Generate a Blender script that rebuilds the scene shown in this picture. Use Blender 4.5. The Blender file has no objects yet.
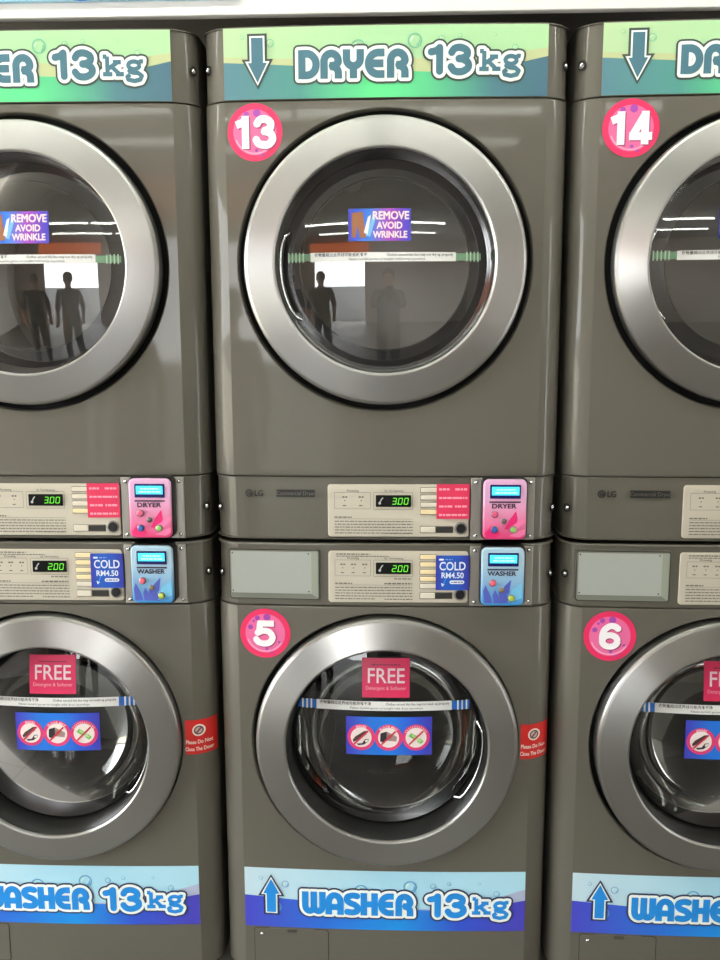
import bpy, bmesh, math, random
from mathutils import Vector, Matrix
S = bpy.context.scene
COL = S.collection
PI = math.pi
random.seed(7)

# ------------------------------------------------------------------ camera
cam = bpy.data.cameras.new('camera')
cam.sensor_fit = 'VERTICAL'
cam.sensor_height = 32.0
cam.lens = 30.667
cam.clip_start = 0.02
camo = bpy.data.objects.new('camera', cam)
COL.objects.link(camo)
def cam_matrix(x, y, z, pitch, yaw, roll):
    cp, sp, cy, sy = math.cos(pitch), math.sin(pitch), math.cos(yaw), math.sin(yaw)
    fw = Vector((sy*cp, cy*cp, -sp)); rt = Vector((cy, -sy, 0)); up = rt.cross(fw)
    r2 = math.cos(roll)*rt + math.sin(roll)*up
    u2 = -math.sin(roll)*rt + math.cos(roll)*up
    m = Matrix((r2, u2, -fw)).transposed().to_4x4()
    m.translation = (x, y, z)
    return m
camo.matrix_world = cam_matrix(0.0194, -1.8321, 1.4051, 0.1608, -0.0376, -0.0035)
S.camera = camo

# ------------------------------------------------------------------ world, exposure
S.view_settings.view_transform = 'Standard'
S.view_settings.look = 'None'
S.view_settings.gamma = 1.0
S.view_settings.use_curve_mapping = False
S.view_settings.exposure = 0.28
TUBE_STRENGTH = 36.0
SKY_STRENGTH = 10.0
W = bpy.data.worlds.new('world')
S.world = W
W.use_nodes = True
bg = W.node_tree.nodes['Background']
bg.inputs[0].default_value = (0.95, 0.98, 1.0, 1)
bg.inputs[1].default_value = SKY_STRENGTH

# ------------------------------------------------------------------ materials
def lin(c):
    return tuple(((v/255)/12.92 if v/255 <= .04045 else ((v/255+.055)/1.055)**2.4) for v in c)
MATS = {}
def mat(name, rgb=(128, 128, 128), rough=.5, metal=0., emit=None, es=0., coat=0., spec=.5):
    if name in MATS: return MATS[name]
    m = bpy.data.materials.new(name); m.use_nodes = True
    b = m.node_tree.nodes['Principled BSDF']
    b.inputs['Base Color'].default_value = (*lin(rgb), 1)
    b.inputs['Roughness'].default_value = rough
    b.inputs['Metallic'].default_value = metal
    b.inputs['Specular IOR Level'].default_value = spec
    b.inputs['Coat Weight'].default_value = coat
    b.inputs['Coat Roughness'].default_value = .05
    if emit:
        b.inputs['Emission Color'].default_value = (*lin(emit), 1)
        b.inputs['Emission Strength'].default_value = es
    MATS[name] = m
    return m
def nodes(m):
    return m.node_tree.nodes, m.node_tree.links

# warm grey metallic paint of the cabinets, faint flake and very slight waviness of sheet metal
def paint():
    m = mat('stone_silver_paint', (102, 98, 88), .55, .2, coat=.42, spec=.3)
    n, l = nodes(m); b = n['Principled BSDF']
    tc = n.new('ShaderNodeTexCoord')
    nz = n.new('ShaderNodeTexNoise'); nz.inputs['Scale'].default_value = 3.0; nz.inputs['Detail'].default_value = 1
    l.new(tc.outputs['Object'], nz.inputs['Vector'])
    bp = n.new('ShaderNodeBump'); bp.inputs['Strength'].default_value = .05; bp.inputs['Distance'].default_value = .02
    l.new(nz.outputs['Fac'], bp.inputs['Height'])
    l.new(bp.outputs['Normal'], b.inputs['Coat Normal'])
    return m
PAINT = paint()
def brushed():
    m = mat('brushed_steel_ring', (180, 179, 175), .33, 1.0)
    n, l = nodes(m); b = n['Principled BSDF']
    tg = n.new('ShaderNodeTangent'); tg.direction_type = 'RADIAL'; tg.axis = 'Y'
    b.inputs['Anisotropic'].default_value = .7; b.inputs['Anisotropic Rotation'].default_value = .25
    l.new(tg.outputs[0], b.inputs['Tangent'])
    return m
RING = brushed()
STEEL = mat('dull_steel', (150, 148, 142), .38, .9)
CHROME = mat('chrome', (225, 225, 225), .12, 1.0)
BLACK = mat('black_plastic', (16, 16, 17), .35)
RUBBER = mat('black_rubber', (14, 14, 14), .7)
GROOVE = mat('dark_groove', (10, 10, 10), .9)
DRUMW = mat('washer_drum_steel', (92, 91, 87), .35, .8)
DRUMM = mat('drum_steel', (206, 203, 197), .45, .3)
def thin_glass(name, tint, refl, rough=0.0, ior=1.75):
    m = bpy.data.materials.new(name); m.use_nodes = True
    n, l = nodes(m); n.clear()
    o = n.new('ShaderNodeOutputMaterial'); mx = n.new('ShaderNodeMixShader')
    t = n.new('ShaderNodeBsdfTransparent'); t.inputs[0].default_value = (*tint, 1)
    g = n.new('ShaderNodeBsdfGlossy'); g.inputs['Roughness'].default_value = rough
    g.inputs['Color'].default_value = (refl, refl, refl, 1)
    f = n.new('ShaderNodeFresnel'); f.inputs['IOR'].default_value = ior
    l.new(f.outputs[0], mx.inputs[0]); l.new(t.outputs[0], mx.inputs[1]); l.new(g.outputs[0], mx.inputs[2])
    l.new(mx.outputs[0], o.inputs['Surface'])
    return m
GLASS_D = thin_glass('dryer_door_glass', (.88, .88, .87), 1.0, ior=2.0)
GLASS_W = thin_glass('washer_door_glass', (.72, .73, .71), .9, ior=1.58)
GLASS_B = thin_glass('washer_bowl_glass', (.62, .63, .61), .42, .04)
WIN = thin_glass('clear_pane', (.95, .97, .97), .9)

def ramp_x(name, stops, rough=.4, coord='Object', axis='X'):
    """printed colour running across a label (a print, it stays put)"""
    m = bpy.data.materials.new(name); m.use_nodes = True
    n, l = nodes(m); b = n['Principled BSDF']; b.inputs['Roughness'].default_value = rough
    tc = n.new('ShaderNodeTexCoord'); sp = n.new('ShaderNodeSeparateXYZ')
    l.new(tc.outputs[coord], sp.inputs[0])
    r = n.new('ShaderNodeValToRGB')
    mp = n.new('ShaderNodeMapRange'); lo, hi = stops[0][0], stops[-1][0]
    mp.inputs['From Min'].default_value = lo; mp.inputs['From Max'].default_value = hi
    l.new(sp.outputs[axis], mp.inputs['Value']); l.new(mp.outputs[0], r.inputs['Fac'])
    e = r.color_ramp.elements
    while len(e) < len(stops): e.new(.5)
    for k, (x, c) in enumerate(stops):
        e[k].position = (x-lo)/(hi-lo); e[k].color = (*lin(c), 1)
    l.new(r.outputs['Color'], b.inputs['Base Color'])
    MATS[name] = m
    return m

# ------------------------------------------------------------------ object helpers
def link(name, bm, mats, parent=None, sharp=16, smooth=True):
    bm.normal_update()
    if smooth:
        for f in bm.faces: f.smooth = True
        for e in bm.edges:
            if len(e.link_faces) == 2 and e.calc_face_angle(0) > math.radians(sharp): e.smooth = False
    me = bpy.data.meshes.new(name)
    bm.to_mesh(me); bm.free()
    for m in (mats if isinstance(mats, (list, tuple)) else [mats]): me.materials.append(m)
    o = bpy.data.objects.new(name, me)
    COL.objects.link(o)
    if parent is not None: o.parent = parent
    return o
def tag(o, label, cat, group=None):
    o['label'] = label; o['category'] = cat
    if group: o['group'] = group
    return o
def empty(name, loc, rz=0):
    o = bpy.data.objects.new(name, None); COL.objects.link(o)
    o.location = loc; o.rotation_euler = (0, 0, rz); o.empty_display_size = .1
    return o
def structure(name, bm, m):
    o = link(name, bm, m, sharp=30); o['kind'] = 'structure'; return o
def copy_tree(o, parent=None, skip=()):
    c = o.copy(); COL.objects.link(c)
    if parent is not None: c.parent = parent
    for ch in list(o.children):
        if ch.name.split('.')[0] in skip: continue
        copy_tree(ch, c, skip)
    return c
def box(bm, x0, x1, y0, y1, z0, z1, mi=0, bev=0):
    vs = [bm.verts.new((x, y, z)) for x in (x0, x1) for y in (y0, y1) for z in (z0, z1)]
    fs = [(0, 1, 3, 2), (4, 6, 7, 5), (0, 4, 5, 1), (2, 3, 7, 6), (0, 2, 6, 4), (1, 5, 7, 3)]
    out = [bm.faces.new([vs[i] for i in f]) for f in fs]
    for f in out: f.material_index = mi
    if bev:
        r = bmesh.ops.bevel(bm, geom=list({e for f in out for e in f.edges}), offset=bev, segments=2, affect='EDGES', profile=.5)
        for f in r['faces']: f.material_index = mi
    return out
def lathe(bm, prof, cz, cx=0, seg=96, mi=0, y0=0.0, cap=False):
    """profile of (radius, y) turned about the y axis through (cx, cz)"""
    rings = []
    for r, y in prof:
        if r < 1e-6: rings.append([bm.verts.new((cx, y+y0, cz))])
        else: rings.append([bm.verts.new((cx+r*math.cos(2*PI*k/seg), y+y0, cz+r*math.sin(2*PI*k/seg))) for k in range(seg)])
    for a, b in zip(rings, rings[1:]):
        for k in range(seg):
            j = (k+1) % seg
            if len(a) == 1: f = bm.faces.new((a[0], b[k], b[j]))
            elif len(b) == 1: f = bm.faces.new((a[k], b[0], a[j]))
            else: f = bm.faces.new((a[k], b[k], b[j], a[j]))
            f.material_index = mi
    return rings
def tube(bm, pts, rad, seg=8, mi=0, caps=True):
    pts = [Vector(p) for p in pts]
    rings = []
    for i, p in enumerate(pts):
        d = (pts[min(i+1, len(pts)-1)] - pts[max(i-1, 0)]).normalized()
        a = d.orthogonal().normalized() if i == 0 else (ref - d*ref.dot(d)).normalized()
        ref = a; b = d.cross(a)
        r = rad[i] if isinstance(rad, (list, tuple)) else rad
        rings.append([bm.verts.new(p + r*(math.cos(2*PI*k/seg)*a + math.sin(2*PI*k/seg)*b)) for k in range(seg)])
    for a, b in zip(rings, rings[1:]):
        for k in range(seg):
            f = bm.faces.new((a[k], a[(k+1) % seg], b[(k+1) % seg], b[k])); f.material_index = mi
    if caps:
        for rg in (rings[0][::-1], rings[-1]):
            f = bm.faces.new(rg); f.material_index = mi

# ------------------------------------------------------------------ the machines' cross-section
HA, HW, BULGE, SET = .3050, .3488, .008, .048      # half crease width, half width, front bulge, chamfer depth
def front_y(x):
    ax = abs(x)
    if ax <= HA: return -BULGE*(1-(x/HA)**2)
    s0 = math.sin(math.radians(28)); c0 = 1-math.cos(math.radians(28))
    t = min(1, (ax-HA)/(HW-HA))
    a = math.asin(min(1, s0+(1-s0)*t))
    return SET*((1-math.cos(a))-c0)/(1-c0)
def section(nflat=20, nch=10):
    xs = []
    for k in range(nch+1):
        a = math.radians(90-(90-28)*k/nch); s0 = math.sin(math.radians(28))
        xs.append(-(HA+(HW-HA)*(math.sin(a)-s0)/(1-s0)))
    for k in range(1, nflat): xs.append(-HA+2*HA*k/nflat)
    return xs + [-x for x in reversed(xs[:nch+1])]
def flatsurf(x, z): return front_y(x)
DEPTH = .74
def shell(bm, z0, z1, rtop=.003, rbot=.003, mi=0, depth=DEPTH):
    """closed panel or cabinet block following the section, edges rounded at top and bottom"""
    xs = section()
    rows = []
    n = 4
    prof = []
    for k in range(n+1):
        a = PI/2*k/n
        prof.append((z0+rbot*(1-math.sin(a)), rbot*(1-math.cos(a))))
    for k in range(n+1):
        a = PI/2*(1-k/n)
        prof.append((z1-rtop*(1-math.sin(a)), rtop*(1-math.cos(a))))
    for z, ins in prof:
        row = [bm.verts.new((-HW+ins, depth, z))]
        for x in xs:
            row.append(bm.verts.new((x*(1-ins/HW), front_y(x)+ins, z)))
        row.append(bm.verts.new((HW-ins, depth, z)))
        rows.append(row)
    for a, b in zip(rows, rows[1:]):
        for k in range(len(a)-1):
            bm.faces.new((a[k], a[k+1], b[k+1], b[k])).material_index = mi
        bm.faces.new((a[-1], a[0], b[0], b[-1])).material_index = mi
    bm.faces.new(rows[0][::-1]).material_index = mi
    bm.faces.new(rows[-1]).material_index = mi
def holed_front(bm, z0, z1, cz, R, mi=0, seg=128, nr=10):
    """front sheet with the round door opening, plus chamfers, sides, back, top and bottom"""
    angs = sorted([2*PI*k/seg for k in range(seg)] +
                  [math.atan2(z-cz, x) % (2*PI) for x in (-HA, HA) for z in (z0, z1)])
    rings = [[] for _ in range(nr+1)]
    for a in angs:
        c, s = math.cos(a), math.sin(a)
        t = min((HA/abs(c)) if abs(c) > 1e-9 else 9, ((z1-cz)/s) if s > 1e-9 else (((z0-cz)/s) if s < -1e-9 else 9))
        for k in range(nr+1):
            r = R+(t-R)*k/nr
            x = r*c
            rings[k].append(bm.verts.new((x, front_y(max(-HA, min(HA, x))), cz+r*s)))
    N = len(angs)
    for a, b in zip(rings, rings[1:]):
        for k in range(N):
            j = (k+1) % N
            bm.faces.new((a[k], a[j], b[j], b[k])).material_index = mi
    prev = rings[0]
    for dr, dy in ((-.0015, .0006), (-.003, .003), (-.0038, .007), (-.0042, .016), (-.005, .055)):
        cur = [bm.verts.new(((R+dr)*math.cos(a), front_y((R)*math.cos(a))+dy, cz+(R+dr)*math.sin(a))) for a in angs]
        for k in range(N):
            j = (k+1) % N
            bm.faces.new((cur[k], cur[j], prev[j], prev[k])).material_index = mi if dy < .05 else 1
        prev = cur
    xs = [x for x in section() if x <= -HA+1e-9]
    for sg in (-1, 1):
        pts = [(-HW, DEPTH)]+[(x, front_y(x)) for x in xs]
        lo = [bm.verts.new((-sg*x if sg == 1 else x, y, z0)) for x, y in pts]
        hi = [bm.verts.new((-sg*x if sg == 1 else x, y, z1)) for x, y in pts]
        for k in range(len(pts)-1):
            f = (lo[k], lo[k+1], hi[k+1], hi[k])
            bm.faces.new(f if sg == -1 else f[::-1]).material_index = mi
    for zc_, sg_ in ((z1, 1), (z0, -1)):          # soft rolled edge along the top and bottom of the sheet
        for off in (.0030, .0018, .0010, .0004):
            bmesh.ops.bisect_plane(bm, geom=bm.verts[:]+bm.edges[:]+bm.faces[:], plane_co=(0, 0, zc_-sg_*off), plane_no=(0, 0, 1), dist=1e-6)
        for v in bm.verts:
            t = .0030-abs(v.co.z-zc_)
            if t > 0 and v.co.y < .2: v.co.y += .0030-math.sqrt(max(0, .0030**2-t*t))
    q = [bm.verts.new(p) for p in ((-HW, DEPTH, z0), (HW, DEPTH, z0), (HW, DEPTH, z1), (-HW, DEPTH, z1))]
    bm.faces.new(q).material_index = mi
    for z in (z0, z1):
        sec = [(-HW, DEPTH)]+[(x, front_y(x)) for x in section()]+[(HW, DEPTH)]
        v = [bm.verts.new((x, y, z)) for x, y in sec]
        bm.faces.new(v if z == z1 else v[::-1]).material_index = mi

# ------------------------------------------------------------------ flat prints laid on a surface
def smooth_pts(p, n=6):
    if len(p) < 3: return p
    out = []
    for i in range(len(p)-1):
        p0, p1, p2, p3 = p[max(i-1, 0)], p[i], p[i+1], p[min(i+2, len(p)-1)]
        for k in range(n):
            t = k/n
            out.append(tuple(.5*((2*p1[d])+(-p0[d]+p2[d])*t+(2*p0[d]-5*p1[d]+4*p2[d]-p3[d])*t*t+(-p0[d]+3*p1[d]-3*p2[d]+p3[d])*t**3) for d in (0, 1)))
    out.append(tuple(p[-1]))
    return out
class Flat:
    """coloured shapes in (x, z), each lifted d metres off a surface y = surf(x, z)"""
    def __init__(self, surf=flatsurf): self.bm = bmesh.new(); self.surf = surf; self.n = 0
    def v(self, x, z, d): return self.bm.verts.new((x, self.surf(x, z)-d, z))
    def rect(self, x0, z0, x1, z1, d, m, nx=None, nz=None):
        nx = nx or max(1, int((x1-x0)/.02)); nz = nz or max(1, int((z1-z0)/.05))
        g = [[self.v(x0+(x1-x0)*i/nx, z0+(z1-z0)*j/nz, d) for i in range(nx+1)] for j in range(nz+1)]
        for j in range(nz):
            for i in range(nx):
                self.bm.faces.new((g[j][i], g[j][i+1], g[j+1][i+1], g[j+1][i])).material_index = m
    def band(self, top, bot, d, m):
        """strip between two polylines with the same x stations"""
        t = [self.v(x, z, d) for x, z in top]; b = [self.v(x, z, d) for x, z in bot]
        for k in range(len(t)-1): self.bm.faces.new((b[k], b[k+1], t[k+1], t[k])).material_index = m
    def poly(self, pts, d, m):
        self.n = (self.n+1) % 127       # overlapping pieces of one shape never share a plane
        f = self.bm.faces.new([self.v(x, z, d+2.5e-6*self.n) for x, z in pts]); f.material_index = m; return f
    def rrect(self, x0, z0, x1, z1, r, d, m):
        pts = []
        for cx, cz, a0 in ((x1-r, z1-r, 0), (x0+r, z1-r, 90), (x0+r, z0+r, 180), (x1-r, z0+r, 270)):
            for k in range(5):
                a = math.radians(a0+90*k/4); pts.append((cx+r*math.cos(a), cz+r*math.sin(a)))
        self.poly(pts, d, m)
    def disc(self, x, z, r, d, m, seg=24, rz=None, a0=0):
        rz = rz or r
        self.poly([(x+r*math.cos(2*PI*k/seg), z+rz*math.sin(2*PI*k/seg)) for k in range(seg)], d, m)
    def ring(self, x, z, r0, r1, d, m, seg=36, a0=0, a1=2*PI):
        full = abs(a1-a0-2*PI) < 1e-6; n = seg+1
        A = [self.v(x+r0*math.cos(a0+(a1-a0)*k/seg), z+r0*math.sin(a0+(a1-a0)*k/seg), d) for k in range(n)]
        B = [self.v(x+r1*math.cos(a0+(a1-a0)*k/seg), z+r1*math.sin(a0+(a1-a0)*k/seg), d) for k in range(n)]
        for k in range(seg): self.bm.faces.new((A[k], A[k+1], B[k+1], B[k])).material_index = m
    def stroke(self, pts, w, d, m, round_ends=True):
        h = w/2
        for i in range(len(pts)-1):
            (x0, z0), (x1, z1) = pts[i], pts[i+1]
            L = math.hypot(x1-x0, z1-z0)
            if L < 1e-7: continue
            nx, nz = -(z1-z0)/L*h, (x1-x0)/L*h
            self.poly([(x0-nx, z0-nz), (x1-nx, z1-nz), (x1+nx, z1+nz), (x0+nx, z0+nz)], d, m)
        for i, p in enumerate(pts):
            if round_ends or 0 < i < len(pts)-1: self.disc(p[0], p[1], h, d, m, seg=14)
    def text(self, body, x, z, size, d, m, off=0., align='CENTER', sx=1., shear=0., arc=None, res=3, spacing=1.0, bold=0.):
        if bold:
            for k in range(8): self.text(body, x+bold*math.cos(k*PI/4), z+bold*math.sin(k*PI/4), size, d+.00001*k, m, off, align, sx, shear, arc, res, spacing)
        c = bpy.data.curves.new('text', 'FONT'); c.body = body; c.size = 1; c.offset = off; c.shear = shear
        c.align_x = align; c.dimensions = '2D'; c.fill_mode = 'BOTH'; c.resolution_u = res; c.space_character = spacing
        o = bpy.data.objects.new('text', c)
        me = bpy.data.meshes.new_from_object(o)
        co = [(v.co.x, v.co.y) for v in me.vertices]
        if arc:                       # bend round a circle of radius arc centred on (x, z)
            P = []
            for u, w_ in co:
                r = arc+w_*size; a = PI/2-u*size*sx/arc
                P.append((x+r*math.cos(a), z+r*math.sin(a)))
        else:
            P = [(x+u*size*sx, z+w_*size) for u, w_ in co]
        vs = [self.v(px, pz, d) for px, pz in P]
        for p in me.polygons:
            try: self.bm.faces.new([vs[i] for i in p.vertices]).material_index = m
            except ValueError: pass
        bpy.data.objects.remove(o); bpy.data.curves.remove(c); bpy.data.meshes.remove(me)
    def build(self, name, mats, parent):
        for f in self.bm.faces:
            f.normal_update()
            if f.normal.y > 0: f.normal_flip()
        return link(name, self.bm, mats, parent, smooth=False)

# ------------------------------------------------------------------ fat cartoon lettering of the banners
def arcp(cx, cz, rx, rz, a0, a1, n=10):
    return [(cx+rx*math.cos(math.radians(a0+(a1-a0)*k/n)), cz+rz*math.sin(math.radians(a0+(a1-a0)*k/n))) for k in range(n+1)]
GL = {   # strokes inside a box 1 high; second value is the advance
    'D': ([[(.15, 0), (.15, 1)], [(.12, .87), (.34, .87)]+arcp(.34, .5, .35, .37, 80, -80)+[(.34, .13), (.12, .13)]], .84),
    'R': ([[(.15, 0), (.15, .6)]+arcp(.42, .60, .27, .27, 170, 0, 8)+arcp(.42, .60, .27, .16, 0, -80, 5)+[(.36, .44)],
           [(.40, .42)]+arcp(.44, .2, .25, .22, 80, 0, 5)+[(.69, 0)]], .86),
    'Y': ([[(.14, 1), (.14, .66)]+arcp(.40, .66, .26, .24, 180, 360, 8)+[(.66, 1)], [(.40, .48), (.40, 0)]], .83),
    'E': ([[(.74, .87), (.50, .87)]+arcp(.50, .5, .36, .37, 95, 265, 12)+[(.74, .13)], [(.2, .5), (.70, .5)]], .82),
    'W': ([[(.14, 1), (.14, .38)]+arcp(.345, .36, .205, .23, 180, 360, 8)+[(.55, 1)],
           [(.55, .5)]+arcp(.755, .36, .205, .23, 180, 360, 8)+[(.96, 1)]], 1.12),
    'A': ([[(.14, 0), (.14, .55)]+arcp(.42, .56, .28, .31, 180, 0, 10)+[(.70, 0)], [(.14, .34), (.70, .34)]], .86),
    'S': ([smooth_pts([(.66, .84), (.45, .88), (.2, .82), (.15, .68), (.28, .55), (.52, .46), (.66, .33), (.6, .17), (.38, .12), (.12, .15)], 4)], .80),
    'H': ([[(.15, 0), (.15, 1)], [(.66, 0), (.66, 1)], [(.15, .5), (.66, .5)]], .83),
    '1': ([[(.06, .76), (.24, .80), (.34, .90), (.34, .12)]], .62),
    '3': ([smooth_pts([(.12, .74), (.22, .87), (.42, .90), (.62, .80), (.62, .63), (.44, .53), (.36, .53), (.46, .53), (.66, .40), (.66, .22), (.46, .10), (.22, .12), (.10, .26)], 4)], .86),
}
DG = {
    '1': ([[(.46, 0), (.46, 1)], [(.50, .90), (.36, .80), (.12, .72)]], .76),
    '3': ([smooth_pts([(.12, .73), (.24, .87), (.45, .89), (.64, .78), (.60, .60), (.38, .53)], 4), smooth_pts([(.36, .53), (.62, .47), (.71, .29), (.56, .13), (.36, .11), (.18, .16), (.08, .30)], 4)], .86),
    '4': ([[(.56, 0), (.56, 1)], [(.56, .92), (.14, .30)], [(.0, .25), (.82, .25)]], .88),
    '5': ([[(.14, .885), (.76, .885)], [(.24, .93), (.18, .47)], smooth_pts([(.10, .50), (.30, .60), (.56, .57), (.70, .36), (.58, .16), (.36, .11), (.16, .17), (.06, .30)], 4)], .84),
    '6': ([arcp(.43, .33, .28, .22, 0, 360, 20), smooth_pts([(.74, .78), (.60, .88), (.42, .89), (.22, .74), (.15, .50), (.17, .30)], 4)], .86),
}
KG = {
    'k': ([[(.22, .06), (.22, .94)], [(.02, .93), (.2, .93)], [(.0, .07), (.44, .07)], [(.26, .34), (.66, .62)], [(.48, .66), (.86, .66)],
           [(.42, .44), (.74, .10)], [(.60, .07), (.98, .07)]], 1.06),
    'g': ([arcp(.40, .50, .26, .19, 0, 360, 18), [(.60, .62), (.74, .70), (.84, .68)],
           [(.24, .33), (.18, .22), (.34, .14), (.60, .12), (.76, -.02), (.68, -.20), (.40, -.27), (.12, -.20), (.08, -.06), (.22, .05)]], .92),
}
def fat(fl, pts, w, o, d, m, round_ends):
    """outline layer: the stroke grown by o on every side with rounded corners"""
    h = w/2
    for i in range(len(pts)-1):
        (x0, z0), (x1, z1) = pts[i], pts[i+1]
        L = math.hypot(x1-x0, z1-z0)
        if L < 1e-7: continue
        tx, tz = (x1-x0)/L, (z1-z0)/L
        def P(a, b): return (x0+tx*a-tz*b, z0+tz*a+tx*b)
        g0 = o if i == 0 else 0; g1 = o if i == len(pts)-2 else 0
        fl.poly([P(0, -h-o), P(L, -h-o), P(L, h+o), P(0, h+o)], d, m)
        if g0: fl.poly([P(-o, -h), P(0, -h), P(0, h), P(-o, h)], d, m)
        if g1: fl.poly([P(L, -h), P(L+o, -h), P(L+o, h), P(L, h)], d, m)
        if not round_ends:
            for a, on in ((0, g0), (L, g1)):
                if on:
                    for b in (-h, h): fl.disc(*P(a, b), o, d, m, seg=12)
    for i, p in enumerate(pts):
        if round_ends or 0 < i < len(pts)-1: fl.disc(p[0], p[1], h+o, d, m, seg=18)
def lettering(fl, word, x0, x1, z0, h, d, mats, t=.27, o1=.0060, o2=.0096, table=GL, round_ends=False):
    """mats = dark rim, white rim, fill; rims in metres"""
    adv = sum(table[c][1] for c in word)
    sx = (x1-x0)/adv
    cur = x0
    strokes = []
    for c in word:
        for st in table[c][0]: strokes.append([(cur+p[0]*sx, z0+p[1]*h) for p in st])
        cur += table[c][1]*sx
    for st in strokes: fat(fl, st, t*h, o2, d, mats[0], round_ends)
    for st in strokes: fat(fl, st, t*h, o1, d+.0005, mats[1], round_ends)
    for st in strokes: fl.stroke(st, t*h, d+.0010, mats[2], round_ends)
def arrow(fl, cx, z_top, z_bot, w_head, w_shaft, sh, up, d, mats, o1, o2):
    """block arrow: z_top..z_bot is the dark outline, sh = z of the head's shoulders"""
    def shape(o):
        ws, wh = w_shaft/2-o, w_head/2-o*1.6
        if up:
            return [(cx-ws, z_bot+o), (cx+ws, z_bot+o), (cx+ws, sh+o*.9), (cx+wh, sh+o*.9), (cx, z_top-o*1.5), (cx-wh, sh+o*.9), (cx-ws, sh+o*.9)]
        return [(cx-ws, z_top-o), (cx-ws, sh-o*.9), (cx-wh, sh-o*.9), (cx, z_bot+o*1.5), (cx+wh, sh-o*.9), (cx+ws, sh-o*.9), (cx+ws, z_top-o)]
    for k, (o, m) in enumerate(((0, mats[0]), (o1, mats[1]), (o2, mats[2]))): fl.poly(shape(o), d+.0005*k, m)
def wave(fn, x0, x1, n=30): return [(x0+(x1-x0)*k/n, fn(x0+(x1-x0)*k/n)) for k in range(n+1)]
def bubble(fl, x, z, r, d, rim, shine):
    fl.ring(x, z, r*.82, r, d, rim, 20)
    fl.ring(x, z, r*.45, r*.62, d, shine, 8, math.radians(110), math.radians(190))
    fl.ring(x, z, r*.55, r*.72, d, rim, 8, math.radians(-70), math.radians(10))

HDR = [ramp_x('header_green', [(-.30, (184, 214, 164)), (.0, (172, 218, 164)), (.30, (176, 219, 164))]),
       mat('header_tan', (194, 202, 150), .4),
       ramp_x('header_teal', [(-.30, (88, 134, 146)), (-.16, (80, 150, 140)), (-.02, (96, 226, 142)), (.08, (92, 200, 140)), (.2, (78, 128, 138)), (.30, (72, 112, 130))]),
       mat('letter_rim', (62, 78, 70), .4), mat('letter_white', (244, 250, 244), .4), mat('letter_teal', (72, 118, 134), .4),
       mat('bubble_rim_green', (120, 196, 160), .4), mat('bubble_shine', (226, 250, 220), .4)]
BAN = [ramp_x('banner_cyan', [(-.30, (196, 222, 232)), (0, (172, 222, 240)), (.30, (176, 222, 238))]),
       mat('banner_mauve', (178, 186, 212), .4),
       ramp_x('banner_blue', [(-.30, (70, 72, 196)), (-.12, (40, 112, 216)), (.03, (24, 146, 228)), (.16, (48, 84, 206)), (.30, (72, 66, 186))]),
       mat('letter_rim_blue', (48, 52, 84), .4), mat('letter_white', (244, 250, 244), .4), mat('letter_blue', (30, 140, 222), .4),
       mat('bubble_rim_blue', (96, 160, 206), .4), mat('bubble_shine', (226, 250, 220), .4)]
BUBS = ((-.215, .22, .0075), (-.268, .13, .004), (-.237, .62, .012), (-.05, .30, .014), (.056, .22, .0135), (.106, .20, .006), (.243, .33, .0062), (.14, .16, .004), (.205, .15, .003))
def header_label(parent, z0, z1):
    f = Flat(); H = z1-z0; x = HA-.0006
    def Z(fr): return z1-fr*H
    f.rect(-x, z0, x, z1, .0006, 0)
    tan = wave(lambda u: Z((.40+.05*math.sin((u+.3)*8) if u < .05 else .458+.03*math.sin((u-.05)/.25*PI)-.13*((u-.05)/.25)**1.5)), -x, x)
    teal = wave(lambda u: Z(.48+.16*(u+.30)/.35 if u < .05 else .64+.05*math.sin((u-.05)/.25*PI)-.19*((u-.05)/.25)**1.5), -x, x)
    base = wave(lambda u: z0, -x, x)
    f.band(tan, base, .0010, 1); f.band(teal, base, .0014, 2)
    for bx, bf, r in BUBS: bubble(f, bx, Z(bf), r, .0018, 6, 7)
    M = (3, 4, 5)
    arrow(f, -.240, Z(.085), Z(.86), .060, .037, Z(.44), False, .0022, M, .0042, .0075)
    lettering(f, 'DRYER', -.163, .046, Z(.735), .0515, .0022, M)
    lettering(f, '13', .083, .166, Z(.70), .053, .0022, M, t=.25, round_ends=True)
    lettering(f, 'kg', .176, .256, Z(.645), .0365, .0022, M, t=.215, table=KG)
    return f.build('header_label', HDR, parent)
def banner_label(parent, z0, z1):
    f = Flat(); H = z1-z0; x = HA-.0006
    def Z(fr): return z1-fr*H
    f.rect(-x, z0, x, z1, .0006, 0)
    tan = wave(lambda u: Z(.63-.30*((max(0, u-.02))/.28)**2+.02*math.sin(u*14)), -x, x)
    teal = wave(lambda u: Z(.47+.17*(u+.30)/.35 if u < .05 else .64+.04*math.sin((u-.05)/.25*PI)-.15*((u-.05)/.25)**1.5), -x, x)
    base = wave(lambda u: z0, -x, x)
    f.band(tan, base, .0010, 1); f.band(teal, base, .0014, 2)
    for bx, bf, r in BUBS: bubble(f, bx, Z(bf+.04), r*1.08, .0018, 6, 7)
    M = (3, 4, 5)
    arrow(f, -.246, Z(.10), Z(.79), .058, .034, Z(.47), True, .0022, M, .0040, .0070)
    lettering(f, 'WASHER', -.178, .064, Z(.745), .0530, .0022, M)
    lettering(f, '13', .096, .182, Z(.76), .0560, .0022, M, t=.25, round_ends=True)
    lettering(f, 'kg', .190, .272, Z(.70), .0385, .0022, M, t=.215, table=KG)
    return f.build('banner_label', BAN, parent)

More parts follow.
